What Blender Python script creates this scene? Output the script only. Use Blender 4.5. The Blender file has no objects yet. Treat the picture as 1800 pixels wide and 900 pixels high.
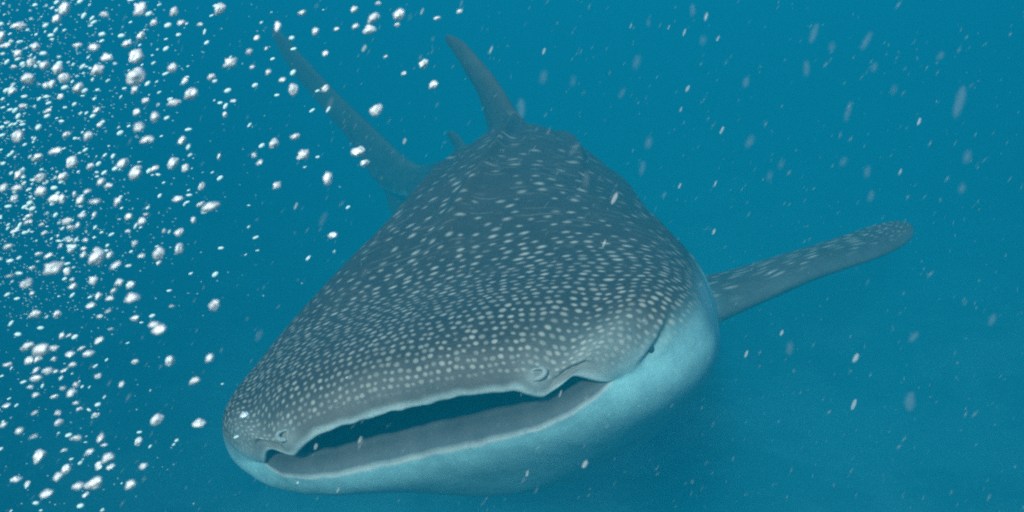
import bpy, bmesh, math, random
import numpy as np
from mathutils import Vector, Matrix, kdtree, noise

# ================================================================ camera, world, sun, exposure
SC = bpy.context.scene
COL = SC.collection
R_ = math.radians
FPX = 1575.0                                       # focal length in pixels of the 1800 px wide photograph
CAM_Z = -3.0                                       # the camera is three metres below the surface
cam_data = bpy.data.cameras.new('camera')
cam = bpy.data.objects.new('camera', cam_data)
COL.objects.link(cam)
cam_data.sensor_width = 36.0
cam_data.lens = FPX / 1800 * 36.0
cam_data.clip_start = .02
cam_data.clip_end = 500
cam_data.dof.use_dof = True
cam_data.dof.focus_distance = 2.3
cam_data.dof.aperture_fstop = 8.0
CAM = Matrix.Translation((0, 0, CAM_Z)) @ Matrix.Rotation(R_(90 - 22), 4, 'X') @ Matrix.Rotation(R_(-8), 4, 'Z')
cam.matrix_world = CAM
SC.camera = cam

SUN_FROM = Vector((-.20, -.71, .67)).normalized()  # towards the sun
world = bpy.data.worlds.new('World')
SC.world = world
world.use_nodes = True
wn = world.node_tree
bg = wn.nodes['Background']
sky = wn.nodes.new('ShaderNodeTexSky')
sky.sky_type = 'NISHITA'
sky.sun_disc = False
sky.sun_elevation = math.asin(SUN_FROM.z)
sky.sun_rotation = math.atan2(SUN_FROM.x, SUN_FROM.y)
wn.links.new(sky.outputs['Color'], bg.inputs['Color'])
bg.inputs['Strength'].default_value = .15
sun_data = bpy.data.lights.new('sun', 'SUN')
sun_data.energy = 3.7
sun_data.angle = R_(8.0)
sun_data.color = (1.0, .93, .82)
sun = bpy.data.objects.new('sun', sun_data)
COL.objects.link(sun)
sun.rotation_euler = (-SUN_FROM).to_track_quat('-Z', 'Y').to_euler()

SC.view_settings.view_transform = 'Standard'
SC.view_settings.look = 'None'
SC.view_settings.gamma = 1.0
SC.view_settings.use_curve_mapping = False
SC.view_settings.exposure = .50
SC.render.engine = 'CYCLES'
cy = SC.cycles
cy.use_denoising = False
cy.pixel_filter_type = 'BLACKMAN_HARRIS'
cy.filter_width = 2.1
cy.max_bounces = 10
cy.diffuse_bounces = 2
cy.glossy_bounces = 2
cy.transmission_bounces = 4
cy.transparent_max_bounces = 8
cy.volume_bounces = 6
cy.caustics_reflective = False
cy.caustics_refractive = False

# ================================================================ helpers
rng = np.random.default_rng(7)
random.seed(7)
class Nodes:
    """small wrapper for building node trees"""
    def __init__(s, name):
        s.mat = bpy.data.materials.new(name); s.mat.use_nodes = True
        s.t = s.mat.node_tree; s.t.nodes.clear()
        s.out = s.t.nodes.new('ShaderNodeOutputMaterial')
    def node(s, kind, **kw):
        n = s.t.nodes.new(kind)
        for k, v in kw.items(): setattr(n, k, v)
        return n
    def put(s, sock, v):
        if hasattr(v, 'is_output') or isinstance(v, bpy.types.NodeSocket): s.t.links.new(v, sock)
        elif v is not None: sock.default_value = v
    def m(s, op, a, b=None, c=None, clamp=False):
        n = s.node('ShaderNodeMath', operation=op, use_clamp=clamp)
        for i, v in enumerate((a, b, c)):
            if v is not None: s.put(n.inputs[i], v)
        return n.outputs[0]
    def mix(s, f, a, b, blend='MIX'):
        n = s.node('ShaderNodeMix', data_type='RGBA', blend_type=blend)
        s.put(n.inputs[0], f); s.put(n.inputs[6], a); s.put(n.inputs[7], b)
        return n.outputs[2]
    def noise(s, vec, scale, detail=3, rough=.5, dim='3D'):
        n = s.node('ShaderNodeTexNoise', noise_dimensions=dim)
        if vec is not None: s.put(n.inputs['Vector'], vec)
        n.inputs['Scale'].default_value = scale; n.inputs['Detail'].default_value = detail; n.inputs['Roughness'].default_value = rough
        return n.outputs['Fac']
    def ramp(s, v, a, b, lo=0.0, hi=1.0):
        n = s.node('ShaderNodeMapRange', interpolation_type='SMOOTHSTEP')
        s.put(n.inputs[0], v); s.put(n.inputs[1], a); s.put(n.inputs[2], b); s.put(n.inputs[3], lo); s.put(n.inputs[4], hi)
        return n.outputs[0]
    def attr(s, name, out='Vector'):
        return s.node('ShaderNodeAttribute', attribute_name=name).outputs[out]
    def bsdf(s, **kw):
        n = s.node('ShaderNodeBsdfPrincipled')
        for k, v in kw.items(): s.put(n.inputs[k.replace('_', ' ')], v)
        s.t.links.new(n.outputs[0], s.out.inputs['Surface'])
        return n
    def bump(s, h, strength, dist):
        n = s.node('ShaderNodeBump'); n.inputs['Strength'].default_value = strength; n.inputs['Distance'].default_value = dist
        s.put(n.inputs['Height'], h); return n.outputs[0]

def mesh_from(name, V, F, smooth=True):
    me = bpy.data.meshes.new(name); me.from_pydata(np.asarray(V).tolist(), [], np.asarray(F).tolist() if not isinstance(F, list) else F)
    if smooth: me.polygons.foreach_set('use_smooth', np.ones(len(me.polygons), bool))
    me.update(); return me
def link(name, me, mat=None, parent=None):
    o = bpy.data.objects.new(name, me); COL.objects.link(o)
    if mat is not None and not me.materials: me.materials.append(mat)
    if parent is not None: o.parent = parent
    return o
def tag(o, label=None, category=None, group=None, kind=None):
    for k, v in (('label', label), ('category', category), ('group', group), ('kind', kind)):
        if v: o[k] = v
    return o
def from_cam(px, py, depth):
    """world position of a point seen at a pixel of the photograph at a given depth"""
    return CAM @ Vector(((px - 900) / FPX * depth, (450 - py) / FPX * depth, -depth))

# ================================================================ the sea: floor and water
def build_floor():
    n = 150; ext = 62.0
    g = np.linspace(-1, 1, n); g = np.sign(g) * np.abs(g) ** 1.8 * ext
    X, Y = np.meshgrid(g, g + 14, indexing='ij')
    Z = np.zeros_like(X)
    for i in range(n):
        for j in range(n):
            p = Vector((X[i, j] * .16, Y[i, j] * .16, 0))
            Z[i, j] = .55 * noise.fractal(p, 1.0, 2.0, 4)
    V = np.stack([X, Y, Z + FLOOR_Z], -1).reshape(-1, 3)
    idx = np.arange(n * n).reshape(n, n)
    F = np.stack([idx[:-1, :-1], idx[1:, :-1], idx[1:, 1:], idx[:-1, 1:]], -1).reshape(-1, 4)
    N = Nodes('sand_with_rubble')
    co = N.node('ShaderNodeTexCoord').outputs['Object']
    a = N.noise(co, .55, 6, .62); b = N.noise(co, 3.0, 4, .6)
    c = N.mix(N.ramp(a, .44, .56), (.36, .36, .31, 1), (.82, .80, .70, 1))
    c = N.mix(N.m('MULTIPLY', b, .5), c, (.62, .58, .48, 1))
    N.bsdf(Base_Color=c, Roughness=.95, Normal=N.bump(b, .6, .08))
    o = link('seafloor', mesh_from('seafloor', V, F), N.mat)
    return tag(o, 'pale sand with dark rubble patches, barely seen through the water', 'seafloor', kind='structure')
FLOOR_Z = -10.4
build_floor()

def build_water():
    bm = bmesh.new()
    bmesh.ops.create_cube(bm, size=1)
    me = bpy.data.meshes.new('haze'); bm.to_mesh(me); bm.free()
    N = Nodes('sea_water')
    v = N.node('ShaderNodeVolumePrincipled')
    v.inputs['Color'].default_value = WATER_SCATTER + (1,)
    v.inputs['Absorption Color'].default_value = WATER_ABSORB + (1,)
    v.inputs['Density'].default_value = WATER_DENSITY
    v.inputs['Anisotropy'].default_value = -.34
    N.t.links.new(v.outputs[0], N.out.inputs['Volume'])
    o = link('haze', me, N.mat)
    o.scale = (136, 136, 9.8); o.location = (0, 14, -2.4 - 4.9)
    return tag(o, 'clear blue sea water with a fine haze around everything', 'sea water', kind='stuff')
WATER_SCATTER = (.0012, .097, .150)
WATER_ABSORB = (.105, .35, .42)
WATER_DENSITY = .335
build_water()

# ---------------------------------------------------------------- shark geometry (rest pose: x back from snout, y shark's left, z up)
def sm(x, a, b):
    t = np.clip((x - a) / (b - a), 0, 1)
    return t * t * (3 - 2 * t)
def cub(x, xp, fp):
    """smooth monotone-ish interpolation (Catmull-Rom / Hermite)"""
    xp = np.asarray(xp, float); fp = np.asarray(fp, float); x = np.clip(x, xp[0], xp[-1])
    d = np.diff(fp) / np.diff(xp)
    m = np.concatenate([[d[0]], (d[1:] * np.diff(xp)[:-1] + d[:-1] * np.diff(xp)[1:]) / (np.diff(xp)[1:] + np.diff(xp)[:-1]), [d[-1]]])
    i = np.clip(np.searchsorted(xp, x, side='right') - 1, 0, len(xp) - 2)
    h = xp[i + 1] - xp[i]; t = (x - xp[i]) / h
    return ((2*t**3 - 3*t**2 + 1) * fp[i] + (t**3 - 2*t**2 + t) * h * m[i] + (-2*t**3 + 3*t**2) * fp[i+1] + (t**3 - t**2) * h * m[i+1])

NT = 480
XB = [.50, .80, 1.20, 1.70, 2.30, 2.90, 3.50, 4.10, 4.60, 4.95, 5.25]
WW = [.705, .700, .635, .550, .470, .390, .330, .230, .160, .120, .050]      # half width
ZT = [.225, .315, .410, .475, .490, .445, .340, .245, .165, .125, .090]      # top
ZB = [-.260, -.435, -.585, -.620, -.540, -.380, -.290, -.190, -.110, -.085, -.06]
ZC = [-.060, -.075, -.090, -.080, -.06, -.03, -.01, 0, 0, 0, 0]            # height of the widest point
NTOP = [2.9, 2.35, 1.95, 1.8, 1.75, 1.75, 1.8, 1.9, 1.9, 1.9, 1.9]
NBOT = [2.3, 2.3, 2.3, 2.3, 2.2, 2.1, 2.0, 1.9, 1.9, 1.9, 1.9]
def section(x, th):
    x = np.asarray(x, float)
    w, zt, zb, zc, n1, n2 = (cub(x, XB, a) for a in (WW, ZT, ZB, ZC, NTOP, NBOT))
    c, s = np.cos(th), np.sin(th)
    n = np.where(s >= 0, n1, n2)
    y = w * np.sign(c) * np.abs(c) ** (2 / n)
    z = zc + np.where(s >= 0, zt - zc, zc - zb) * np.sign(s) * np.abs(s) ** (2 / n)
    return y, z

MW = .475                                                        # half width of the mouth
def lip_x(y): return .17 - .03 * np.abs(y / MW) ** 2 + .10 * np.abs(y / MW) ** 6
def lip_up(y):
    a = np.abs(y) / MW
    z = .060 - .083 * a ** 3.4
    z = z - .020 * np.exp(-((a - .69) / .070) ** 2)              # nasal lobe hanging over the gape
    z = z + .036 * np.exp(-((a - .87) / .085) ** 2)               # arched labial fold beside it
    return z + .0022 * np.sin(y * 67 + 1.3) * np.sin(y * 29) + .0005 * np.sin(y * 143 + .5)
def lip_low(y):
    a = np.abs(y) / MW
    return -.074 + .052 * a ** 5 + .0020 * np.sin(y * 59 + .3) * np.sin(y * 23 + 1) + .0004 * np.sin(y * 127)
def theta_samples():
    # denser along the mouth corners and the upper side
    t = np.linspace(0, 2 * np.pi, NT, endpoint=False)
    return t
TH = theta_samples()
def lip_ring(off=0):
    c, s = np.cos(TH), np.sin(TH)
    y = MW * np.sign(c) * np.abs(c) ** .85
    up, lo = lip_up(y), lip_low(y)
    z = np.where(s >= 0, up, lo)
    k = np.abs(s) ** .36
    mid = (lip_up(np.array([MW]))[0] + lip_low(np.array([MW]))[0]) / 2
    z = mid * (1 - np.clip(k, 0, 1)) + z * np.clip(k, 0, 1)
    return np.stack([lip_x(y) + np.where(s < 0, .015 * np.abs(s), 0), y, z], 1)

def body_grid():
    P0 = lip_ring(); c, s = np.cos(TH), np.sin(TH)
    rings = []
    # --- mouth cavity, from the back of the throat to the lip edge
    cx, cz = .0, -.025
    def inner(dx, sy, sz, dz=0):
        r = P0.copy(); r[:, 0] += dx; r[:, 1] *= sy
        r[:, 2] = cz + dz + (P0[:, 2] - cz) * sz
        return r
    inn = []
    for (dx, sy, sz, dz) in [(.95, .02, .05, -.05), (.93, .30, 1.0, -.05), (.80, .62, 2.0, -.05), (.60, .80, 2.6, -.05), (.42, .90, 2.5, -.045), (.28, .95, 2.0, -.035), (.18, .975, 1.55, -.02)]:
        inn.append(inner(dx, sy, sz, dz))
    # lower lip: a broad shelf inside the edge; upper lip: a thin rolled edge
    low = (s < 0)[:, None]; sa = np.abs(s)[:, None]
    def lipring(du, dzu, dl, dzl, sy):
        r = P0.copy(); r[:, 1] *= sy
        r[:, 0] += np.where(s < 0, dl * sa[:, 0] ** .35, du); r[:, 2] += np.where(s < 0, dzl, dzu) * sa[:, 0] ** .5
        return r
    for a in [(.120, .030, .092, -.020, .985), (.085, .020, .080, .030, .988), (.060, .014, .069, .050, .990), (.042, .009, .057, .057, .992), (.030, .005, .043, .055, .994), (.020, .002, .028, .047, .996), (.011, 0, .013, .032, .998), (.004, 0, .004, .014, .999)]:
        inn.append(lipring(*a))
    rings += inn
    # --- outside of the head: Hermite from the lip edge to the section at XH
    XH = .62
    y1, z1 = section(np.full(NT, XH), TH)
    P1 = np.stack([np.full(NT, XH), y1, z1], 1)
    # outward direction at the lip
    m0 = np.stack([np.where(s >= 0, -.10 * s, .12 * s * -1 * .2) + .45 * np.abs(c) ** 3,   .80 * c * np.abs(c) ** .6, np.where(s >= 0, .60 * s, .42 * s)], 1)
    e = 1e-3
    yb, zb = section(np.full(NT, XH + e), TH); ya, za = section(np.full(NT, XH - e), TH)
    m1 = np.stack([np.ones(NT), (yb - ya) / (2 * e), (zb - za) / (2 * e)], 1) * .62
    for t in np.concatenate([np.linspace(0, .12, 14)[:-1], np.linspace(.12, 1, 62)]):
        h = (2*t**3 - 3*t**2 + 1) * P0 + (t**3 - 2*t**2 + t) * m0 + (-2*t**3 + 3*t**2) * P1 + (t**3 - t**2) * m1
        rings.append(h)
    nh = len(rings)
    for x in np.concatenate([np.linspace(XH, 2.0, 100)[1:], np.linspace(2.0, 5.25, 90)[1:]]):
        y, z = section(np.full(NT, x), TH)
        rings.append(np.stack([np.full(NT, x), y, z], 1))
    R = np.array(rings)
    return R, len(inn)

def details(R, ninn):
    """ridges, gill slits, creases: displace the grid"""
    X, Y, Z = R[..., 0], R[..., 1], R[..., 2]
    out = np.zeros_like(R)
    body = (np.arange(R.shape[0]) >= ninn)[:, None]
    ang = np.arctan2(Z - .0, Y)
    top = np.clip(np.sin(TH), 0, 1)[None, :]
    # middorsal ridge and two ridges on each flank
    th = TH[None, :]
    for a0, amp, wd, xa, xb in [(np.pi/2, .030, .055, .55, 1.1), (np.radians(58), .024, .045, 1.0, 1.7), (np.radians(122), .024, .045, 1.0, 1.7), (np.radians(33), .016, .05, 1.3, 2.0), (np.radians(147), .016, .05, 1.3, 2.0)]:
        g = amp * np.exp(-((th - a0) / wd) ** 2) * sm(X, xa, xb) * (1 - sm(X, 4.2, 5)) * body
        out[..., 1] += g * np.cos(a0); out[..., 2] += g * np.sin(a0)
    # five gill slits on each side
    for k in range(5):
        xg = .93 + .088 * k
        zz = np.clip((Z + .06) / .26, -1, 1)
        line = xg + .03 * zz ** 2 + .02*zz
        g = np.exp(-((X - line) / .012) ** 2) * (1 - sm(np.abs(Z + .04), .17, .25)) * (np.abs(Y) > .4) * body
        lip = np.exp(-((X - line + .028) / .022) ** 2) * (1 - sm(np.abs(Z + .04), .17, .25)) * (np.abs(Y) > .4) * body
        out[..., 1] += np.sign(Y) * (-.020 * g + .010 * lip)
    # throat pouch, fuller on the shark's left as it turns
    lowr = np.clip(-np.sin(TH), 0, 1)[None, :] ** .8
    pouch = (-.115 * np.exp(-((Y - .06) / .27) ** 2) - .045 * sm(Y, .05, .40) + .035 * (1 - sm(Y, -.60, -.10))) * lowr * sm(X, .17, .50) * (1 - sm(X, 1.2, 2.2)) * body
    R = R.copy(); R[..., 2] += pouch; Z = R[..., 2]
    # surface normals, for the small features of the face
    du = np.roll(R, -1, 1) - np.roll(R, 1, 1); dr = np.zeros_like(R); dr[1:-1] = R[2:] - R[:-2]; dr[0] = dr[1]; dr[-1] = dr[-2]
    Nn = np.cross(dr, du); Nn /= np.linalg.norm(Nn, axis=-1, keepdims=True) + 1e-9
    k = (R.shape[0] + ninn) // 2
    if Nn[k, NT // 4, 2] < 0: Nn = -Nn
    d = np.zeros(R.shape[:2]); d[ninn + 1:] = np.cumsum(np.linalg.norm(R[1:] - R[:-1], axis=-1)[ninn:], 0)
    disp = np.zeros(R.shape[:2])
    for s in (1, -1):
        q = R - np.array([.174, s * .340, .070])                                   # nostril: a short curled slit with a fleshy flap
        e2 = (q[..., 1] * s - q[..., 2] * .5) / .020; e1 = (q[..., 2] + q[..., 1] * s * .5) / .0065
        rr = np.linalg.norm(q, axis=-1)
        disp += (-.010 * np.exp(-(e1 - .5 * e2 ** 2) ** 2) + .006 * np.exp(-(e1 - 2.2 - .4 * e2 ** 2) ** 2)) * np.exp(-e2 ** 2) * (rr < .08)
        r = np.linalg.norm(R - np.array([.172, s * .318, .048]), axis=-1)          # fleshy nasal lobe
        disp += .014 * np.exp(-(r / .026) ** 2)
        # labial furrow arching from the nostril to the corner of the mouth
        a = s * Y / MW
        dc = .016 + .034 * np.clip(1 - ((a - .86) / .15) ** 2, 0, 1)
        up = (np.sin(TH) > 0)[None, :]
        disp -= .011 * np.exp(-((d - dc) / .010) ** 2) * sm(a, .72, .82) * (1 - sm(a, .90, .99)) * up
        disp += .003 * np.exp(-((d - dc - .018) / .012) ** 2) * sm(a, .72, .82) * (1 - sm(a, .90, .99)) * up
        # fold of skin at the eye
        A = np.array([.270, s * .545, -.022]); B = np.array([.350, s * .637, .060]); AB = B - A
        t = np.clip(((R - A) @ AB) / (AB @ AB), 0, 1); q = R - (A + t[..., None] * AB)
        r = np.linalg.norm(q, axis=-1); side = q[..., 2] * .8 + q[..., 0] * -.6
        wd = np.sin(np.pi * np.clip(t, .02, .98)) ** .7
        disp += (-.014 * np.exp(-(r / .012) ** 2) + .006 * np.exp(-((r - .022) / .012) ** 2) * sm(side, -.012, .016)) * wd * (1 if s > 0 else .15)
    lips = np.zeros(R.shape[:2]); lips[ninn - 8:ninn] = 1; lips += (1 - sm(d, .0, .06)) * body
    wr = np.sin(Y * 95 + Z * 60 + 2 * np.sin(Y * 17)) * np.sin(Y * 41 + X * 90) + .6 * np.sin(X * 260 + 3 * np.sin(Y * 9))
    out += Nn * (disp * body + .0010 * wr * lips * (np.abs(Y) < .42))[..., None]
    return R + out

def fin_loft(le, te, th, nrm, ns=40, nl=36, k_tip=.5):
    """le, te: control polylines (k -> point); th: thickness control; nrm: (k -> unit normal). Returns closed loops."""
    K = 1 - (1 - np.linspace(0, 1, ns)) ** 1.6
    kk = np.linspace(0, 1, len(le)); le = np.asarray(le, float); te = np.asarray(te, float)
    L = np.stack([cub(K, kk, le[:, i]) for i in range(3)], 1); T = np.stack([cub(K, kk, te[:, i]) for i in range(3)], 1)
    t = cub(K, np.linspace(0, 1, len(th)), th)
    nn = np.asarray(nrm, float); nk = np.linspace(0, 1, len(nn)); N = np.stack([np.interp(K, nk, nn[:, i]) for i in range(3)], 1)
    N /= np.linalg.norm(N, axis=1)[:, None]
    # round the tip: shrink towards the chord's middle over the last bit
    sh = np.sqrt(np.clip(1 - np.clip((K - (1 - k_tip)) / k_tip, 0, 1) ** 6, 0.0, 1)); sh[-1] = .04
    M = L * .45 + T * .55
    L = M + (L - M) * sh[:, None]; T = M + (T - M) * sh[:, None]; t = t * np.clip(sh, .25, 1)
    ph = np.linspace(0, 2 * np.pi, nl, endpoint=False)
    u = (1 - np.cos(ph)) / 2                     # 0 = leading edge .. 1 = trailing edge
    prof = np.sign(np.sin(ph)) * (1.9 * np.sqrt(u) * (1 - u) ** 1.0 + .10 * np.sqrt(np.clip(u * (1 - u) * 4, 0, 1))) * .5
    return L[:, None, :] + (T - L)[:, None, :] * u[None, :, None] + N[:, None, :] * (prof[None, :] * t[:, None])[..., None]

def fins():
    out = {}
    # pectoral on the shark's left (image right), spread wide
    le = [(1.08, .44, -.26), (1.25, .72, -.235), (1.47, 1.04, -.19), (1.67, 1.38, -.175), (1.86, 1.60, -.155)]
    te = [(1.72, .40, -.17), (1.64, .68, -.165), (1.72, 1.00, -.14), (1.88, 1.33, -.13), (1.99, 1.55, -.125)]
    out['pectoral_l'] = fin_loft(le, te, [.16, .125, .09, .06, .035], [(-.25, .05, .97), (-.2, 0, .97), (-.1, 0, 1), (-.1, 0, 1)], k_tip=.35)
    le = [(1.20, -.42, -.22), (1.36, -.62, -.36), (1.62, -.80, -.52), (1.92, -.95, -.66), (2.14, -1.02, -.74)]
    te = [(1.72, -.38, -.22), (1.78, -.58, -.36), (1.94, -.76, -.51), (2.12, -.90, -.64), (2.26, -.98, -.71)]
    out['pectoral_r'] = fin_loft(le, te, [.16, .125, .09, .06, .035], [(-.15, -.6, .8)] * 2, k_tip=.35)
    # first dorsal
    le = [(2.28, .06, .40), (2.60, .00, .62), (2.85, -.06, .79), (3.03, -.11, .93), (3.14, -.16, 1.00)]
    te = [(3.10, -.06, .34), (2.98, -.08, .60), (3.05, -.12, .77), (3.14, -.15, .90), (3.19, -.17, .97)]
    out['dorsal'] = fin_loft(le, te, [.17, .105, .07, .04, .016], [(0, 1, 0)] * 2, k_tip=.25)
    le = [(3.85, 0, .22), (3.98, 0, .34), (4.10, 0, .44)]; te = [(4.20, 0, .18), (4.19, 0, .32), (4.24, 0, .42)]
    out['second_dorsal'] = fin_loft(le, te, [.07, .045, .025], [(0, 1, 0)] * 2, ns=24, k_tip=.4)
    le = [(3.95, 0, -.16), (4.08, 0, -.28), (4.18, 0, -.38)]; te = [(4.25, 0, -.13), (4.24, 0, -.26), (4.28, 0, -.36)]
    out['anal'] = fin_loft(le, te, [.07, .045, .025], [(0, 1, 0)] * 2, ns=24, k_tip=.4)
    for s in (1, -1):
        le = [(3.25, s*.16, -.27), (3.42, s*.30, -.38), (3.58, s*.40, -.46)]; te = [(3.62, s*.13, -.23), (3.64, s*.26, -.35), (3.72, s*.37, -.44)]
        out['pelvic%d' % s] = fin_loft(le, te, [.08, .05, .03], [(0, -s*.6, .8)] * 2, ns=24, k_tip=.4)
    # caudal: long upper lobe and a short lower lobe
    le = [(4.60, 0, .02), (5.06, 0, .34), (5.50, 0, .66), (5.88, 0, 1.00), (6.12, 0, 1.24)]
    te = [(5.36, 0, -.04), (5.50, 0, .28), (5.80, 0, .60), (6.09, 0, .92), (6.22, 0, 1.18)]
    out['caudal_up'] = fin_loft(le, te, [.15, .11, .08, .055, .03], [(0, 1, 0)] * 2, ns=48, k_tip=.3)
    le = [(4.80, 0, .02), (4.98, 0, -.14), (5.10, 0, -.27)]; te = [(5.30, 0, .02), (5.24, 0, -.12), (5.25, 0, -.24)]
    out['caudal_low'] = fin_loft(le, te, [.12, .08, .03], [(0, 1, 0)] * 2, ns=30, k_tip=.35)
    return out

SXS = np.linspace(0, 7, 701)
BEND = (-.223, -.872, .168, .045)
def spine():
    k1, k2, v1, v2, tw = BEND
    lat = k1 * sm(SXS, .7, 3.0) + k2 * sm(SXS, 2.8, 5.2); ver = v1 * sm(SXS, .7, 3.0) + v2 * sm(SXS, 2.8, 5.2)
    t = np.stack([np.cos(lat) * np.cos(ver), np.sin(lat) * np.cos(ver), np.sin(ver)], 1)
    p = np.concatenate([[np.zeros(3)], np.cumsum((t[1:] + t[:-1]) / 2 * .01, 0)])
    n = np.stack([-np.sin(lat), np.cos(lat), 0 * lat], 1); u = np.cross(t, n)
    a = (tw * (sm(SXS, .35, 1.9) - sm(SXS, 2.5, 4.3)))[:, None]
    return p, t, n * np.cos(a) + u * np.sin(a), u * np.cos(a) - n * np.sin(a)
def bend(P):
    p, t, n, u = spine(); sh = P.shape; P = P.reshape(-1, 3)
    f = np.clip(P[:, 0] / .01, 0, 699.999); i = f.astype(int); w = (f - i)[:, None]
    g = lambda a: a[i] * (1 - w) + a[i + 1] * w
    off = np.minimum(P[:, 0], 0)[:, None] * np.array([1., 0, 0])
    return (g(p) + g(n) * P[:, 1:2] + g(u) * P[:, 2:3] + off).reshape(sh)
# ================================================================ the shark's mesh, pigment and skin
POSE = (-0.2652, -0.4652, 1.9727, 0.2957, -0.2105, 0.3416, -0.3186, -0.6830, -0.0358, 0.2386, -0.1818)
BEND = POSE[6:11]
def pose_matrix():
    a, b, c = POSE[3:6]
    Ry = Matrix(((math.cos(a), 0, math.sin(a)), (0, 1, 0), (-math.sin(a), 0, math.cos(a))))
    Rx = Matrix(((1, 0, 0), (0, math.cos(b), -math.sin(b)), (0, math.sin(b), math.cos(b))))
    Rz = Matrix(((math.cos(c), -math.sin(c), 0), (math.sin(c), math.cos(c), 0), (0, 0, 1)))
    Rm = Rz @ Rx @ Ry
    A = Matrix(((0, -1, 0), (0, 0, 1), (1, 0, 0)))              # local (x, -y, z) -> view (right, up, forward)
    Fl = Matrix(((1, 0, 0), (0, 1, 0), (0, 0, -1)))
    M = (Fl @ Rm @ A).to_4x4()
    M.translation = Fl @ Vector(POSE[:3])
    return CAM @ M

DARK = np.array([.046, .037, .031]); GREY = np.array([.165, .145, .130]); PALE = np.array([.42, .48, .47]); BELLY = np.array([.21, .41, .44])
def pigment(R, ninn, R0):
    nr = R.shape[0]; c, s = np.cos(TH), np.sin(TH)
    col = np.zeros(R.shape[:2] + (4,)); pat = np.zeros(R.shape)
    # distance from the lip along each profile line; arc length from the middle of the back along each ring
    d = np.zeros(R.shape[:2])
    seg = np.linalg.norm(R0[1:] - R0[:-1], axis=-1)
    d[ninn + 1:] = np.cumsum(seg[ninn:], 0)
    k0 = NT // 4
    st = np.linalg.norm(np.roll(R0, -1, 1) - R0, axis=-1)
    arc = np.concatenate([np.zeros((nr, 1)), np.cumsum(st, 1)], 1)[:, :NT] - np.cumsum(st, 1)[:, k0 - 1][:, None]
    tot = st.sum(1)[:, None]
    arc = (arc + tot / 2) % tot - tot / 2
    # a common distance for the rows: blend the profile distance with the distance behind the snout
    X, Y, Z = R[..., 0], R[..., 1], R[..., 2]
    w = sm(X, .3, .8)
    dd = d * (1 - w) + (X + .12) * w
    pat[..., 0] = dd; pat[..., 1] = arc; pat[..., 2] = Z
    # back and belly
    zb = cub(X, [0, .22, .33, .50, .80, 1.2, 2.0, 3.0, 4.0, 5.3], [-.03, -.015, .025, .035, .03, .03, -.10, -.14, -.06, -.03])
    up = sm(Z, zb - .05, zb + .06)
    front = 1 - sm(d, .10, .30)
    upf = np.broadcast_to((s > 0).astype(float)[None, :], Z.shape)
    up = up * (1 - front) + up * upf * front
    back = DARK[None, None] * np.ones(R.shape)
    g = (1 - sm(d, .040, .15))[..., None] * .9                     # grey unspotted band over the mouth
    back = back * (1 - g) + GREY * g
    e = (1 - sm(d + .003 * np.sin(Y * 61) * np.sin(Y * 23 + 1), .006, .026))[..., None]                         # pale edge of the upper lip
    back = back * (1 - e) + PALE * e
    # pale cheeks round the mouth corners
    ck = (np.exp(-((np.abs(Y) - .53) / .13) ** 2) * (1 - sm(d, .06, .26)))[..., None] * .7
    back = back * (1 - ck) + PALE * .8 * ck
    for sd in (1, -1):
        r = np.linalg.norm(R0 - np.array([.172, sd * .330, .055]), axis=-1)
        k = (np.exp(-(r / .034) ** 2) * .55)[..., None]; back = back * (1 - k) + PALE * .85 * k
    base = back * up[..., None] + BELLY * (1 - up[..., None])
    el = ((1 - sm(d, .000, .010)) * (1 - upf))[..., None]
    base = base * (1 - el) + np.array([.42, .46, .45]) * el
    spot = up * sm(d, .032, .066) * (.85 + .15 * sm(d, .1, .5))
    # mouth: shelf of the lower lip and the dark cavity
    inner = np.arange(nr)[:, None] < ninn
    q = np.arange(nr)[:, None] - (ninn - 8)                         # 0..7 on the lip rings
    lowm = (s < 0)[None, :]
    shelf = np.where(lowm, 1.0, 0.0)
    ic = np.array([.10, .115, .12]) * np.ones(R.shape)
    ic = np.where(((q >= 1) & (q <= 6) & lowm)[..., None], np.array([.12, .13, .135]), ic)
    ic = np.where(((q == 2) & lowm)[..., None], np.array([.16, .16, .15]), ic)
    for qq, v_ in ((3, .06), (4, .085), (5, .065), (6, .08)):
        ic = np.where(((q == qq) & lowm)[..., None], np.array([v_, v_ * 1.04, v_ * 1.04]), ic)
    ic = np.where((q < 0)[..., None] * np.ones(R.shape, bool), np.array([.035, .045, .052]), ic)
    ic = np.where(((q >= 7) & (s > 0)[None, :])[..., None], np.array([.5, .54, .52]), ic)
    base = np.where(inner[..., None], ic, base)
    spot = np.where(inner, 0, spot)
    col[..., :3] = base; col[..., 3] = spot
    return col, pat

def fin_pigment(name, Fm):
    n, l = Fm.shape[:2]
    col = np.zeros((n, l, 4)); pat = np.zeros((n, l, 3))
    k = np.linspace(0, 1, n)[:, None] * np.ones((1, l))
    ph = np.linspace(0, 2 * np.pi, l, endpoint=False); u = (1 - np.cos(ph)) / 2
    upper = np.sin(ph) > 0
    base = DARK * 1.5 * np.ones((n, l, 3)); spot = np.full((n, l), .5)
    if name.startswith('pectoral') or name.startswith('pelvic'):
        under = np.where(upper, 0.0, 1.0) * sm(u, .0, .05)
        lead = np.where(upper, 1 - sm(u, .10, .26), 1.0)[None, :] * np.ones((n, 1))
        base = base * (1 - lead[..., None]) + np.array([.072, .075, .075]) * lead[..., None]
        spot = (1 - lead) * .9
    else:
        base = DARK * 1.5 * np.ones((n, l, 3)); spot = spot * .35 * (1 - sm(k, .1, .8))
    col[..., :3] = base; col[..., 3] = spot
    P = Fm
    if name.startswith('pectoral'):
        pat[..., 0] = .45 + (1 - u)[None, :] * .34 + 0 * k; pat[..., 1] = k * .65
    else:
        pat[..., 0] = 1.5 + P[..., 0] * .4; pat[..., 1] = P[..., 2] * .8
    return col, pat

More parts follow.
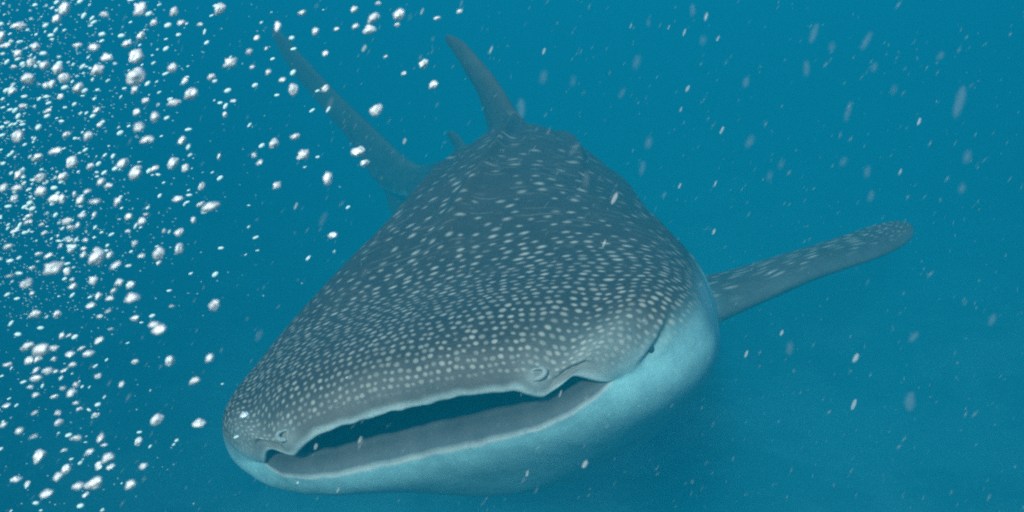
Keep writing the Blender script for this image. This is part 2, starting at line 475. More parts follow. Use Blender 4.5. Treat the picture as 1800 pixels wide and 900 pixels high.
def grid_faces(n, l, off=0, flip=False, cap0=True, cap1=True):
    i = np.arange(n - 1)[:, None]; j = np.arange(l)[None, :]; j2 = (j + 1) % l
    a, b, c, d = i * l + j, (i + 1) * l + j, (i + 1) * l + j2, i * l + j2
    F = np.stack(np.broadcast_arrays(a, b, c, d), -1).reshape(-1, 4) + off
    if flip: F = F[:, ::-1]
    F = F.tolist()
    c0 = (np.arange(l) + off).tolist(); c1 = (np.arange(l) + off + (n - 1) * l).tolist()
    if flip: c0 = c0[::-1]
    else: c1 = c1[::-1]
    if cap0: F.append(c0)
    if cap1: F.append(c1)
    return F

def closed_mesh(G):
    n, l = G.shape[:2]
    V = G.reshape(-1, 3)
    me = mesh_from('tmp', V, grid_faces(n, l))
    bm = bmesh.new(); bm.from_mesh(me); bmesh.ops.triangulate(bm, faces=[f for f in bm.faces if len(f.verts) > 4]); bmesh.ops.recalc_face_normals(bm, faces=bm.faces)
    bm.to_mesh(me); bm.free()
    return me

def build_shark():
    R, ninn = body_grid()
    R0 = R; R = details(R, ninn)
    col, pat = pigment(R, ninn, R0)
    fl = fins()
    pts = [R.reshape(-1, 3)]; cols = [col.reshape(-1, 4)]; pats = [pat.reshape(-1, 3)]; own = [np.zeros(R.shape[0] * NT, int)]
    ob = bpy.data.objects.new('tmp_body', closed_mesh(R)); COL.objects.link(ob)
    tmp = []
    for i, (k, g) in enumerate(fl.items()):
        cc, pp = fin_pigment(k, g)
        pts.append(g.reshape(-1, 3)); cols.append(cc.reshape(-1, 4)); pats.append(pp.reshape(-1, 3)); own.append(np.full(g.shape[0] * g.shape[1], i + 1))
        fo = bpy.data.objects.new('tmp_fin', closed_mesh(g)); COL.objects.link(fo); tmp.append(fo)
        md = ob.modifiers.new('union', 'BOOLEAN'); md.operation = 'UNION'; md.object = fo; md.solver = 'MANIFOLD'
    pts, cols, pats, own = map(np.concatenate, (pts, cols, pats, own))
    dg = bpy.context.evaluated_depsgraph_get()
    me = bpy.data.meshes.new_from_object(ob.evaluated_get(dg))
    for o in [ob] + tmp: bpy.data.objects.remove(o)
    nv = len(me.vertices); V = np.empty(nv * 3); me.vertices.foreach_get('co', V); V = V.reshape(-1, 3)
    kd = kdtree.KDTree(len(pts))
    for i, p in enumerate(pts.tolist()): kd.insert(p, i)
    kd.balance()
    near = np.array([kd.find(p)[1] for p in V.tolist()])
    C, Pt, O = cols[near], pats[near], own[near]
    # soften the line where each fin leaves the body
    ne = len(me.edges); E = np.empty(ne * 2, np.int64); me.edges.foreach_get('vertices', E); E = E.reshape(-1, 2)
    fade = np.zeros(nv); x = O[E[:, 0]] != O[E[:, 1]]; fade[E[x].ravel()] = 1
    for _ in range(9):
        f2 = fade.copy(); np.maximum.at(f2, E[:, 0], fade[E[:, 1]] - .11); np.maximum.at(f2, E[:, 1], fade[E[:, 0]] - .11); fade = f2
    deg = np.bincount(E.ravel(), minlength=nv).astype(float)[:, None]
    fw = np.clip(fade * 1.6, 0, 1)[:, None]
    C0 = C.copy()
    for it in range(26):
        S = np.zeros_like(V); np.add.at(S, E[:, 0], V[E[:, 1]]); np.add.at(S, E[:, 1], V[E[:, 0]])
        V = V + (S / deg - V) * .5 * fw
        if it < 8:
            S = np.zeros_like(C); np.add.at(S, E[:, 0], C[E[:, 1]]); np.add.at(S, E[:, 1], C[E[:, 0]])
            C = C + (S / deg - C) * .5 * fw
    B = bend(V); B[:, 1] *= -1
    me.vertices.foreach_set('co', B.ravel())
    me.flip_normals()
    me.attributes.new('pigment', 'FLOAT_COLOR', 'POINT').data.foreach_set('color', C.astype(np.float32).ravel())
    me.attributes.new('pattern', 'FLOAT_VECTOR', 'POINT').data.foreach_set('vector', Pt.astype(np.float32).ravel())
    me.polygons.foreach_set('use_smooth', np.ones(len(me.polygons), bool))
    me.name = 'whale_shark'; me.update()
    me.materials.clear(); me.materials.append(skin_material())
    o = link('whale_shark', me)
    o.matrix_world = pose_matrix()
    tag(o, 'big spotted whale shark swimming at the viewer with its wide mouth slightly open', 'whale shark')
    return o

def skin_material():
    N = Nodes('spotted_shark_skin')
    pa = N.attr('pattern'); pg = N.node('ShaderNodeAttribute', attribute_name='pigment')
    sx = N.node('ShaderNodeSeparateXYZ'); N.put(sx.inputs[0], pa)
    d, v = sx.outputs[0], sx.outputs[1]
    obj = N.node('ShaderNodeTexCoord').outputs['Object']
    # rows across the back: row spacing a + b d
    a, b = .0152, .0360
    wob = N.m('MULTIPLY', N.m('SUBTRACT', N.noise(obj, 3.2, 2, .5), .5), 2.6)
    u = N.m('ADD', N.m('DIVIDE', N.m('LOGARITHM', N.m('ADD', N.m('MULTIPLY', d, b / a), 1.0), math.e), b), wob)
    row = N.m('FLOOR', u); fu = N.m('SUBTRACT', N.m('FRACT', u), .5)
    su = N.m('MULTIPLY', N.m('EXPONENT', N.m('MULTIPLY', N.m('ADD', row, .5), b)), a)          # spacing at this row
    def white(x, y, k):
        n = N.node('ShaderNodeTexWhiteNoise', noise_dimensions='3D')
        cmb = N.node('ShaderNodeCombineXYZ'); N.put(cmb.inputs[0], x); N.put(cmb.inputs[1], y); cmb.inputs[2].default_value = k
        N.put(n.inputs['Vector'], cmb.outputs[0]); return n.outputs['Value']
    wv = N.m('MULTIPLY', N.m('SUBTRACT', N.noise(obj, 5.0, 2, .5), .5), 1.2)
    cv = N.m('ADD', N.m('ADD', N.m('DIVIDE', v, N.m('MULTIPLY', su, 1.12)), N.m('MULTIPLY', white(row, 0.0, 3.1), 1.0)), wv)
    cell = N.m('FLOOR', cv); fv = N.m('SUBTRACT', N.m('FRACT', cv), .5)
    h1, h2, h3, h4 = (white(row, cell, k) for k in (1.3, 5.7, 9.2, 12.6))
    du = N.m('SUBTRACT', fu, N.m('MULTIPLY', N.m('SUBTRACT', h1, .5), .36))
    dv = N.m('SUBTRACT', fv, N.m('MULTIPLY', N.m('SUBTRACT', h2, .5), .36))
    dist = N.m('SQRT', N.m('ADD', N.m('MULTIPLY', N.m('MULTIPLY', du, du), 1.0), N.m('MULTIPLY', N.m('MULTIPLY', dv, dv), .85)))
    far = N.ramp(d, .25, 1.1)                                                                # spots thin out behind the head
    rad = N.m('ADD', N.m('SUBTRACT', .275, N.m('MULTIPLY', far, .115)), N.m('MULTIPLY', N.m('SUBTRACT', h3, .5), .13))
    soft = .20
    spot = N.ramp(dist, N.m('ADD', rad, soft * .6), N.m('SUBTRACT', rad, soft))
    amp = N.m('ADD', .42, N.m('MULTIPLY', h4, .58))
    drop = N.ramp(N.m('ADD', h4, N.m('MULTIPLY', far, -.42)), -.25, .02)                      # some cells stay faint towards the tail
    spot = N.m('MULTIPLY', N.m('MULTIPLY', spot, amp), drop)
    # thin wavy lines between the rows
    ln = N.m('SUBTRACT', .5, N.m('ABSOLUTE', fu))
    lw = N.m('MULTIPLY', N.ramp(ln, .16, .02), N.ramp(N.noise(obj, 9.0, 2, .6), .47, .60))
    lw = N.m('MULTIPLY', lw, N.ramp(d, .35, 1.0, .05, .17))
    st = N.m('MULTIPLY', N.m('MAXIMUM', spot, lw), pg.outputs['Alpha'])
    # mottling of the ground colour
    mot = N.noise(obj, 14.0, 5, .65); fine = N.noise(obj, 120.0, 3, .6)
    base = N.mix(N.ramp(mot, .3, .7, 0.0, .5), pg.outputs['Color'], N.mix(1.0, pg.outputs['Color'], (1.7, 1.6, 1.5, 1), 'MULTIPLY'))
    big = N.noise(obj, 2.6, 4, .6)
    base = N.mix(N.ramp(big, .40, .62, 0.0, .5), base, N.mix(1.0, base, (.62, .60, .58, 1), 'MULTIPLY'))
    base = N.mix(N.ramp(fine, .35, .7, 0.0, .25), base, N.mix(1.0, base, (.55, .58, .6, 1), 'MULTIPLY'))
    st = N.m('MULTIPLY', st, N.ramp(d, .9, 2.6, 1.0, .4))
    st = N.m('MULTIPLY', st, N.ramp(N.noise(obj, 6.0, 3, .6), .32, .60, .80, 1.0))
    c = N.mix(st, base, (.52, .475, .40, 1))
    hgt = N.m('ADD', N.m('MULTIPLY', fine, .25), N.m('MULTIPLY', mot, .75))
    N.bsdf(Base_Color=c, Roughness=.55, Specular_IOR_Level=.15, Normal=N.bump(hgt, .22, .012))
    return N.mat
shark = build_shark()
def build_eyes():
    N = Nodes('eye_dark'); N.bsdf(Base_Color=(.03, .034, .036, 1), Roughness=.45)
    bm = bmesh.new(); bmesh.ops.create_uvsphere(bm, u_segments=20, v_segments=12, radius=.011)
    for v in bm.verts: v.co.y *= .8
    me = bpy.data.meshes.new('eye'); bm.to_mesh(me); bm.free(); me.polygons.foreach_set('use_smooth', np.ones(len(me.polygons), bool)); me.materials.append(N.mat)
    for s in (1, -1):
        p = bend(np.array([[.306 if s > 0 else .325, s * (.574 if s > 0 else .568), .012]]))[0]
        e = link('eye', me, None, shark); e.location = (p[0], -p[1], p[2])
build_eyes()


def build_barbels():
    """pale curled flap of skin at each nostril"""
    N = Nodes('pale_nasal_skin')
    co = N.node('ShaderNodeTexCoord').outputs['Object']
    N.bsdf(Base_Color=N.mix(N.noise(co, 90, 3, .6), (.20, .21, .20, 1), (.40, .42, .40, 1)), Roughness=.55)
    for s in (1, -1):
        V = []; n, l = 26, 10
        c = np.array([.1685, s * .336, .0725]); nn = np.array([-.80, s * .12, .58]); nn /= np.linalg.norm(nn)
        e1 = np.array([0, s * 1.0, 0]) - nn * (nn @ np.array([0, s * 1.0, 0])); e1 /= np.linalg.norm(e1); e2 = np.cross(nn, e1) * s
        if e2[2] < 0: e2 = -e2
        for i in range(n):
            t = i / (n - 1); an = -1.9 + 4.6 * t; rr = .019 - .009 * t; w = .0082 * (1 - .45 * t) * math.sin(math.pi * min(1, .12 + .88 * t)) ** .35
            p = c + (e1 * math.cos(an) * 1.25 + e2 * math.sin(an) * .8) * rr + nn * (.002 * math.sin(6 * t))
            rad = e1 * math.cos(an) + e2 * math.sin(an)
            for j in range(l):
                b = 2 * math.pi * j / l; V.append(p + (rad * math.cos(b) + nn * math.sin(b) * .8) * w)
        V = bend(np.array(V)); V[:, 1] *= -1
        o = link('nasal_barbel', mesh_from('nasal_barbel', V, grid_faces(n, l)), N.mat, shark)
        o['label'] = 'pale curled flap of skin at the nostril'
build_barbels()

# ================================================================ air bubbles rising past the left of the frame
A_ = [(340,45,70,60),(300,100,50,55),(100,138,75,45),(740,50,75,80),(550,78,45,35),(810,120,38,40),(918,62,50,40),(955,122,45,32),(1160,50,68,62),(1055,130,35,25),(1465,143,50,60),(745,190,50,50),(410,242,48,36),(497,250,55,42),(670,233,52,36),(190,250,45,50),(565,305,70,52),(718,298,80,75),(165,332,52,42),(235,345,50,45),(305,362,62,50),(910,362,55,48),(1215,330,75,55),(1315,275,36,32),(718,410,110,95),(710,475,45,40),(150,418,80,62),(515,370,70,60),(340,410,60,50),(415,465,60,50),(975,428,42,42),(1115,408,38,42),(1415,382,34,30),(1005,495,75,75),(918,543,75,40),(767,533,48,36),(510,583,46,34),(722,593,46,40),(818,620,48,58),(735,672,56,60),(775,738,80,56),(960,742,48,46),(95,722,70,70),(463,718,55,45),(527,660,30,30),(350,710,45,45),(295,798,80,36),(380,855,66,60),(200,832,70,40),(645,862,66,60),(915,862,66,62),(978,885,50,40),(720,892,60,30),(815,890,50,30),(478,880,42,34),(1188,605,26,34),(1445,760,62,52),(1155,828,22,38),(1370,858,36,30),(1340,818,30,24),(252,585,48,28),(120,560,46,24),(65,480,50,40),(320,510,36,36),(275,445,40,50),(245,450,46,40),(95,285,50,40),(30,240,60,36),(75,355,50,26),(1355,200,32,36),(1490,422,44,30),(1405,256,26,20),(1330,356,30,22),(1230,533,32,22),(10,195,40,60)]
B_ = [(100,20,60,50),(215,40,70,55),(335,32,62,52),(215,112,60,70),(20,88,50,50),(90,95,55,36),(75,148,44,36),(330,150,34,50),(290,152,70,50),(425,158,48,56),(500,165,60,36),(535,60,50,45),(575,82,55,36),(460,110,45,22),(395,125,28,36),(620,165,36,55),(715,20,72,60),(1065,82,34,52),(940,148,68,36),(1108,195,100,56),(1060,178,50,30),(1460,78,46,42),(155,240,46,26),(150,272,48,32),(435,238,50,34),(498,232,24,36),(220,287,34,14),(235,330,40,24),(80,318,50,20),(355,268,62,44),(375,300,50,28),(410,292,36,40),(680,245,48,38),(750,268,48,46),(770,230,30,18),(675,320,34,24),(865,318,24,26),(942,325,50,52),(1022,262,30,36),(948,412,56,66),(838,440,72,62),(838,488,30,24),(712,384,38,46),(745,450,38,26),(370,368,44,30),(450,366,36,24),(40,403,58,22),(318,400,34,28),(375,418,38,34),(440,415,44,24),(440,445,36,34),(515,460,100,80),(580,445,40,36),(510,415,40,28),(205,440,44,24),(255,450,60,26),(610,497,64,28),(170,512,36,20),(285,515,110,70),(355,530,52,48),(140,598,72,54),(385,610,44,36),(380,576,30,20),(55,556,50,16),(493,578,58,46),(628,592,50,42),(690,606,48,50),(600,633,40,20),(518,662,46,38),(580,675,50,36),(700,672,80,60),(480,710,60,32),(168,648,28,24),(190,758,70,44),(300,755,44,44),(525,770,36,22),(570,740,40,16),(712,778,48,36),(812,810,62,42),(840,836,88,50),(1130,712,62,60),(905,715,28,14),(585,835,30,14)]
C_ = [(155,10,50,30),(260,12,40,24),(452,17,34,20),(280,103,30,30),(312,102,30,16),(450,126,50,34),(125,154,62,34),(190,166,90,56),(245,160,46,30),(400,186,52,36),(368,162,40,20),(318,186,48,24),(135,215,50,40),(172,210,40,32),(35,236,40,26),(165,258,44,24),(218,264,52,40),(252,264,30,20),(290,260,40,20),(328,236,38,26),(245,208,32,24),(612,222,36,28),(770,218,44,50),(950,205,40,46),(165,298,56,40),(138,335,30,22),(443,288,36,28),(550,324,32,30),(880,308,52,38),(322,360,40,46),(345,324,30,28),(285,342,28,18),(162,372,34,24),(248,380,42,22),(30,420,42,22),(342,408,28,16),(360,436,34,24),(262,452,34,26),(158,452,36,18),(268,497,38,32),(434,462,40,24),(88,532,38,30),(15,508,38,26),(712,484,58,52),(900,502,58,46),(628,582,36,42),(345,566,54,30),(455,565,44,42),(405,632,50,32),(472,598,34,18),(290,622,32,18),(152,560,36,16),(175,648,66,56),(488,656,60,52),(448,690,44,44),(300,706,50,46),(265,742,46,42),(500,696,40,22),(650,692,48,30),(592,780,50,48),(425,770,84,66),(355,783,52,36),(388,823,34,24),(72,754,52,36),(125,772,36,18),(212,816,58,36)]
D_ = [(575,72,55,55),(562,120,58,46),(678,60,50,42),(596,14,24,18),(502,38,32,26),(295,52,34,26),(348,126,30,32),(672,98,26,20),(432,116,24,18),(506,106,30,20),(388,212,28,26),(262,356,44,52),(388,352,36,36),(585,436,56,50),(775,255,36,42),(815,338,40,40),(697,290,24,18),(830,73,28,16),(918,45,26,18),(268,542,38,30),(298,612,50,44),(516,600,60,48),(542,647,34,38),(398,708,38,52),(625,225,20,12)]
spots = [(x / 3, y / 3, w / 3, h / 3) for x, y, w, h in A_] + [(x / 3, 300 + y / 3, w / 3, h / 3) for x, y, w, h in B_] \
      + [(x / 2.5725, 550 + y / 2.5725, w / 2.5725, h / 2.5725) for x, y, w, h in C_] + [(400 + x / 2.25, y / 2.25, w / 2.25, h / 2.25) for x, y, w, h in D_] + [(430, 729, 19, 15), (585, 414, 17, 13)]

def bubble_material():
    N = Nodes('silvery_air_bubble')
    co = N.node('ShaderNodeTexCoord').outputs['Object']
    rnd = N.node('ShaderNodeObjectInfo').outputs['Random']
    mp = N.node('ShaderNodeMapping'); N.put(mp.inputs['Vector'], co)
    cmb = N.node('ShaderNodeCombineXYZ')
    for i in range(3): N.put(cmb.inputs[i], N.m('MULTIPLY', rnd, 31.0 * (i + 1)))
    N.put(mp.inputs['Location'], cmb.outputs[0]); mp.inputs['Scale'].default_value = (1.0, 2.6, 1.6)
    n = N.noise(mp.outputs[0], 1.5, 3, .6)
    nb = N.bump(n, .3, .10)
    body = N.node('ShaderNodeBsdfPrincipled')
    N.put(body.inputs['Base Color'], (1.0, .97, .93, 1)); body.inputs['Roughness'].default_value = .3; body.inputs['Specular IOR Level'].default_value = 1.0; body.inputs['Metallic'].default_value = .0
    N.put(body.inputs['Normal'], nb)
    silver = N.node('ShaderNodeBsdfGlossy'); silver.inputs['Color'].default_value = (1, 1, 1, 1); silver.inputs['Roughness'].default_value = .48; N.put(silver.inputs['Normal'], nb)
    thin = N.node('ShaderNodeBsdfTranslucent'); thin.inputs['Color'].default_value = (1, .97, .94, 1)
    clear = N.node('ShaderNodeBsdfTransparent')
    def mixs(f, x, y):
        m_ = N.node('ShaderNodeMixShader'); N.put(m_.inputs[0], f); N.t.links.new(x.outputs[0], m_.inputs[1]); N.t.links.new(y.outputs[0], m_.inputs[2]); return m_
    sh = mixs(.34, mixs(.22, body, thin), silver)
    sh = mixs(N.ramp(n, .62, .70, 0.0, .6), sh, clear)
    N.t.links.new(sh.outputs[0], N.out.inputs['Surface'])
    return N.mat
BUBBLE = bubble_material()
def bubble_mesh(k, sub=3):
    bm = bmesh.new(); bmesh.ops.create_icosphere(bm, subdivisions=sub, radius=.5)
    rr = random.Random(100 + k); off = Vector((k * 7.3, k * 3.1, k * 1.7))
    tail = rr.uniform(0, .35); cap = rr.uniform(.0, .3)
    for v in bm.verts:
        p = v.co.copy(); u = p.normalized()
        r = 1 + .38 * noise.noise(u * 1.15 + off) + .20 * noise.noise(u * 2.3 + off) - .22 * (1 - abs(noise.noise(u * 1.7 - off)) * 2.5) ** 5 * (k % 3 > 0)
        v.co = p * r
        if v.co.x < 0: v.co.y *= 1 - tail * min(1, -v.co.x * 2.2)          # one end drawn out thinner
        if v.co.y < 0: v.co.y *= 1 - cap                                  # flattened underside of a rising bubble
    me = bpy.data.meshes.new('bubble'); bm.to_mesh(me); bm.free()
    me.polygons.foreach_set('use_smooth', np.ones(len(me.polygons), bool)); me.materials.append(BUBBLE)
    return me
BM = [bubble_mesh(k) for k in range(12)]
CAMR = CAM.to_3x3().to_4x4()
def bubble_label(x, y, w, h):
    big = max(w, h); q = big / min(w, h)
    row = 'top' if y < 110 else 'upper' if y < 220 else 'middle' if y < 400 else 'lower' if y < 600 else 'bottom'
    side = 'left edge' if x < 60 else 'left half' if x < 130 else 'centre' if x < 210 else 'right rim' if x < 320 else 'open water right'
    size = 'large' if big > 26 else 'medium' if big > 16 else 'small'
    form = 'round' if q < 1.22 else 'oval' if q < 1.6 else 'stretched'
    return f'{size} {form} bubble, {row} {side} of the bubble cloud'
ORD = ['leftmost'] + [w + ' from the left' for w in 'second third fourth fifth sixth seventh eighth ninth tenth eleventh twelfth'.split()]
def tell_apart(objs):
    """alike neighbours: say which one, counting from the left"""
    by = {}
    for o, x in objs: by.setdefault(o['label'], []).append((x, o))
    for lab, L in by.items():
        if len(L) > 1:
            for k, (x, o) in enumerate(sorted(L, key=lambda t: t[0])):
                if k < len(ORD): o['label'] = f'{lab}, {ORD[k]}'
SPECIAL = {(239, 137): 'biggest bubble of all, crumpled white dome in the upper bubble cloud', (653, 32): 'upper of two touching white bubbles above the tail fin tips', (650, 53): 'lower of two touching white bubbles above the tail fin tips',
    (701, 27): 'slanting white bubble left of the dorsal fin tip, at the top', (660, 194): 'lone round bubble between the tail fin and the dorsal fin', (744, 113): 'higher of two lone bubbles left of the dorsal fin', (762, 150): 'lower slanting bubble of two left of the dorsal fin',
    (629, 267): 'slanting white bubble in front of the tail fin root', (641, 288): 'small bubble just below the slanting one at the tail fin', (577, 315): 'upright oval bubble just left of the tail fin root', (489, 48): 'angular white bubble at the very tip of the tail fin',
    (516, 158): 'angular white bubble over the middle of the tail fin', (572, 156): 'smaller white bubble right beside the tail fin edge', (532, 272): 'round grey-white bubble left of the lower tail fin', (519, 241): 'small bubble above the round one left of the lower tail fin',
    (377, 537): 'lone plump bubble between the bubble cloud and the shark', (271, 570): 'upper bubble of a touching pair right of the cloud', (280, 579): 'lower bubble of a touching pair right of the cloud', (430, 729): 'bright bubble in front of the left end of the snout',
    (350, 745): 'round grey bubble close left of the snout', (277, 738): 'white oval bubble further left of the snout tip', (342, 670): 'grey bubble up and left of the snout tip', (369, 630): 'grey upright bubble nearest the head above the snout', (299, 635): 'upright white bubble two along from the head',
    (165, 849): 'largest white bubble at the bottom of the cloud', (585, 414): 'small lone bubble beside the dark back of the shark', (369, 365): 'crumpled trail of bubble drifting right of the cloud middle', (404, 110): 'pointed white bubble right of the upper cloud', (386, 17): 'square white bubble at the top edge right of the cloud',
    (247, 17): 'tall white bubble at the top edge in the cloud middle', (335, 165): 'slanting crumpled bubble at the upper right rim of the cloud', (172, 453): 'largest crumpled bubble in the middle of the cloud', (95, 472): 'long slanting bubble cluster piece left of the cloud middle'}
made = []
for i, (x, y, w, h) in enumerate(spots):
    big = max(w, h)
    depth = float(np.clip(rng.normal(1.15 - big * .012, .14), .62, 1.5))
    if (x, y) == (430, 729): depth = 1.6
    asp = w / h
    if asp > 1.25: ang, a, b = rng.uniform(8, 34), w * 1.06, h * .92
    elif asp < .85: ang, a, b = rng.uniform(56, 80), h * 1.06, w * .92
    else: ang, a, b = rng.uniform(28, 60), big * 1.12, big * .80
    o = link('bubble', BM[int(rng.integers(len(BM)))])
    s = depth / FPX
    o.matrix_world = Matrix.Translation(from_cam(x, y, depth)) @ CAMR @ Matrix.Rotation(R_(ang), 4, 'Z') @ Matrix.Rotation(rng.uniform(-.5, .5) + (math.pi if rng.random() < .4 else 0), 4, 'X') @ Matrix.Rotation(rng.uniform(-.35, .35), 4, 'Y') @ Matrix.Diagonal((a * s * .94, b * s * .9, (a + b) / 2 * s * .85, 1))
    lab = None
    for (sx, sy), t in SPECIAL.items():
        if abs(sx - x) < 4 and abs(sy - y) < 4: lab = t
    tag(o, lab or bubble_label(x, y, w, h), 'bubble', 'air bubbles rising beside the shark'); made.append((o, x))
tell_apart(made)

def scatter_mesh(name, items, base_v, base_f):
    V = []; F = []
    for M in items:
        k = len(V); V += [tuple(M @ v) for v in base_v]; F += [tuple(k + j for j in f) for f in base_f]
    return mesh_from(name, V, F)
def tiny_bubbles():
    bm = bmesh.new(); bmesh.ops.create_icosphere(bm, subdivisions=2, radius=.5)
    bv = [v.co.copy() for v in bm.verts]; bf = [[v.index for v in f.verts] for f in bm.faces]; bm.free()
    it = []; it2 = []
    for k in range(480):
        y = rng.uniform(-40, 900) if rng.random() < .35 else rng.uniform(-40, 470)
        x = abs(rng.normal(0, 1)) * (215 - .10 * y) - 15
        if k % 7 == 0: x = rng.uniform(0, 620)
        depth = rng.uniform(.9, 1.9); s = depth / FPX
        a = rng.uniform(5, 14) * (1.0 if rng.random() < .75 else .65); b = a * rng.uniform(.34, .6)
        it.append(Matrix.Translation(from_cam(x, y, depth)) @ CAMR @ Matrix.Rotation(R_(rng.normal(28, 16)), 4, 'Z') @ Matrix.Rotation(rng.uniform(0, 3), 4, 'X') @ Matrix.Diagonal((a * s, b * s, b * s, 1)))
    for k in range(1500):                                                       # the finest fizz, hardly more than a glow
        x = abs(rng.normal(0, 1)) * 170 - 20; y = rng.uniform(-30, 560) if rng.random() < .8 else rng.uniform(-30, 900)
        depth = rng.uniform(1.6, 3.0); s = depth / FPX; a = rng.uniform(2.2, 5.5)
        it2.append(Matrix.Translation(from_cam(x, y, depth)) @ CAMR @ Matrix.Diagonal((a * s, a * s * .6, a * s * .6, 1)))
    octv = [Vector(v) * .5 for v in ((1, 0, 0), (-1, 0, 0), (0, 1, 0), (0, -1, 0), (0, 0, 1), (0, 0, -1))]
    octf = [(0, 2, 4), (2, 1, 4), (1, 3, 4), (3, 0, 4), (2, 0, 5), (1, 2, 5), (3, 1, 5), (0, 3, 5)]
    tag(link('fine_fizz', scatter_mesh('fine_fizz', it2, octv, octf), FIZZ), 'mist of the very finest bubbles behind the bubble cloud', 'bubbles', kind='stuff')
    o = link('tiny_bubbles', scatter_mesh('tiny_bubbles', it, bv, bf), TINY)
    tag(o, 'fine white fizz of tiny bubbles between the larger ones', 'bubbles', kind='stuff')

# ================================================================ plankton flecks and marine snow
def fleck_material(name, op, colr):
    N = Nodes(name)
    df = N.node('ShaderNodeBsdfPrincipled'); N.put(df.inputs['Base Color'], colr); df.inputs['Roughness'].default_value = .6
    tr = N.node('ShaderNodeBsdfTransparent'); mx = N.node('ShaderNodeMixShader'); mx.inputs[0].default_value = op
    N.t.links.new(tr.outputs[0], mx.inputs[1]); N.t.links.new(df.outputs[0], mx.inputs[2]); N.t.links.new(mx.outputs[0], N.out.inputs['Surface'])
    return N.mat
FL1 = fleck_material('pale_plankton', .22, (.78, .74, .70, 1)); FL2 = fleck_material('glassy_plankton', .035, (.62, .64, .66, 1)); SNOW = fleck_material('marine_snow', .12, (.66, .72, .72, 1)); TINY = fleck_material('tiny_bubble', .78, (.80, .97, .93, 1)); FIZZ = fleck_material('fine_fizz', .35, (.80, .92, .90, 1))
tiny_bubbles()
def fleck_mesh(k, mat):
    bm = bmesh.new(); bmesh.ops.create_icosphere(bm, subdivisions=2, radius=.5)
    off = Vector((k * 5.1, 2.2, k))
    for v in bm.verts:
        v.co *= 1 + .3 * noise.noise(v.co * 2.4 + off); v.co.y *= 1 - .3 * (v.co.x + .5) * (k % 2)
    me = bpy.data.meshes.new('plankton_fleck'); bm.to_mesh(me); bm.free()
    me.polygons.foreach_set('use_smooth', np.ones(len(me.polygons), bool)); me.materials.append(mat); return me
FM1 = [fleck_mesh(k, FL1) for k in range(4)]; FM2 = [fleck_mesh(k, FL2) for k in range(4)]
H_ = lambda L: [(1000 + x / 2.25, y / 2.25, w / 2.25, h / 2.25) for x, y, w, h in L]
bright = H_([(543,65,22,40),(457,127,14,36),(470,350,20,34),(443,432,10,26),(1385,480,20,36),(438,735,12,28),(580,725,12,28),(180,785,28,60),(245,103,8,24),(395,108,8,24),(605,515,16,38),(590,152,14,28),(1310,680,10,30)]) \
    + [(863,88,8,17),(956,90,7,14),(742,20,8,15),(640,85,10,16),(711,248,9,13),(1504,629,14,21),(1501,711,14,24),(1028,816,13,19),(927,832,8,14),(1312,622,9,16),(1374,585,8,13),(1062,428,8,18),(594,862,7,13),(633,773,8,16),(1255,407,8,13),(985,692,6,16),(555,785,10,14),(520,362,8,16)]
faint = H_([(970,130,45,95),(1178,160,38,95),(1545,400,58,150),(940,270,40,72),(268,245,30,66),(1105,440,32,95),(715,560,34,60),(315,565,36,54),(290,665,26,64),(490,40,34,56),(1208,265,28,44),(700,325,34,48),(210,368,24,54),(1285,355,30,44),(1180,680,28,54),(1195,775,34,54),(530,160,28,40),(1575,620,36,62),(1470,220,30,42),(795,695,26,44),(840,650,24,44),(1085,640,26,44),(1555,745,34,46),(1040,185,26,40),(315,88,18,40),(17,320,24,46)]) \
    + [(916,190,22,40),(568,385,14,32),(1388,612,16,26),(1600,705,34,40),(955,135,16,26),(580,183,18,32),(455,590,12,26),(1010,262,14,34),(1030,315,16,36),(640,480,12,24),(1744,562,14,26),(1606,592,14,26)]
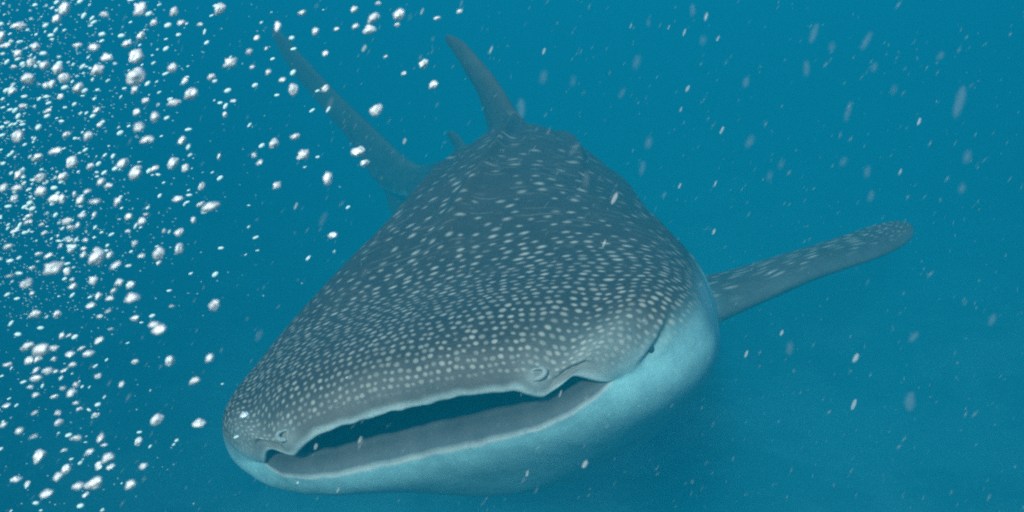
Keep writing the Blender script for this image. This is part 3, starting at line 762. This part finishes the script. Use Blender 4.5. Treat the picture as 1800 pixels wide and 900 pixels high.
def where(x, y):
    if x > 1450 and y < 450: return 'in the upper right water'
    if x > 1300 and y >= 450: return 'below the pectoral fin'
    if y > 800: return 'under the pale belly'
    if y < 230 and x > 930: return 'right of the dorsal fin'
    if x > 1060 and y < 450: return 'above the pectoral fin'
    if y > 560: return 'across the mouth and head'
    if y > 230: return 'in front of the dark back'
    return 'between tail and dorsal fins'
made = []
for kind_, L in (('bright', bright), ('faint', faint)):
    for (x, y, w, h) in L:
        depth = rng.uniform(.95, 1.5) if kind_ == 'bright' else rng.uniform(.42, .62)
        s = depth / FPX
        o = link('plankton_fleck', (FM1 if kind_ == 'bright' else FM2)[int(rng.integers(4))])
        ang = rng.normal(66, 5) if kind_ == 'bright' else rng.normal(72, 9)
        o.matrix_world = Matrix.Translation(from_cam(x, y, depth)) @ CAMR @ Matrix.Rotation(R_(ang), 4, 'Z') @ Matrix.Diagonal((h * s * .9, w * s * .62, w * s * .62, 1))
        ty = 'sharp pale' if kind_ == 'bright' else 'faint blurred'
        sz = 'long' if h > 26 else 'short'
        tag(o, f'{ty} {sz} plankton fleck {where(x, y)}', 'plankton', f'{ty} flecks of drifting plankton'); made.append((o, x))
tell_apart(made)
def marine_snow():
    a = Vector((1, 0, 0)); bv = [a * .5, -a * .5, Vector((0, .5, 0)), Vector((0, -.5, 0)), Vector((0, 0, .5)), Vector((0, 0, -.5))]
    bf = [(0, 2, 4), (0, 4, 3), (0, 3, 5), (0, 5, 2), (1, 4, 2), (1, 3, 4), (1, 5, 3), (1, 2, 5)]
    it = []
    for k in range(1800):
        x, y = rng.uniform(-60, 1860), rng.uniform(-60, 960); depth = .7 + 2.2 * rng.random() ** .8
        p = from_cam(x, y, depth); ln = rng.uniform(.004, .014) * (.6 + .4 * depth); th = rng.uniform(.0006, .0016)
        it.append(Matrix.Translation(p) @ CAMR @ Matrix.Rotation(R_(rng.normal(58, 7)), 4, 'Z') @ Matrix.Rotation(rng.normal(0, .3), 4, 'Y') @ Matrix.Diagonal((ln, th, th, 1)))
    o = link('marine_snow', scatter_mesh('marine_snow', it, bv, bf), SNOW)
    tag(o, 'countless tiny pale specks of marine snow drifting through the water', 'marine snow', kind='stuff')
marine_snow()
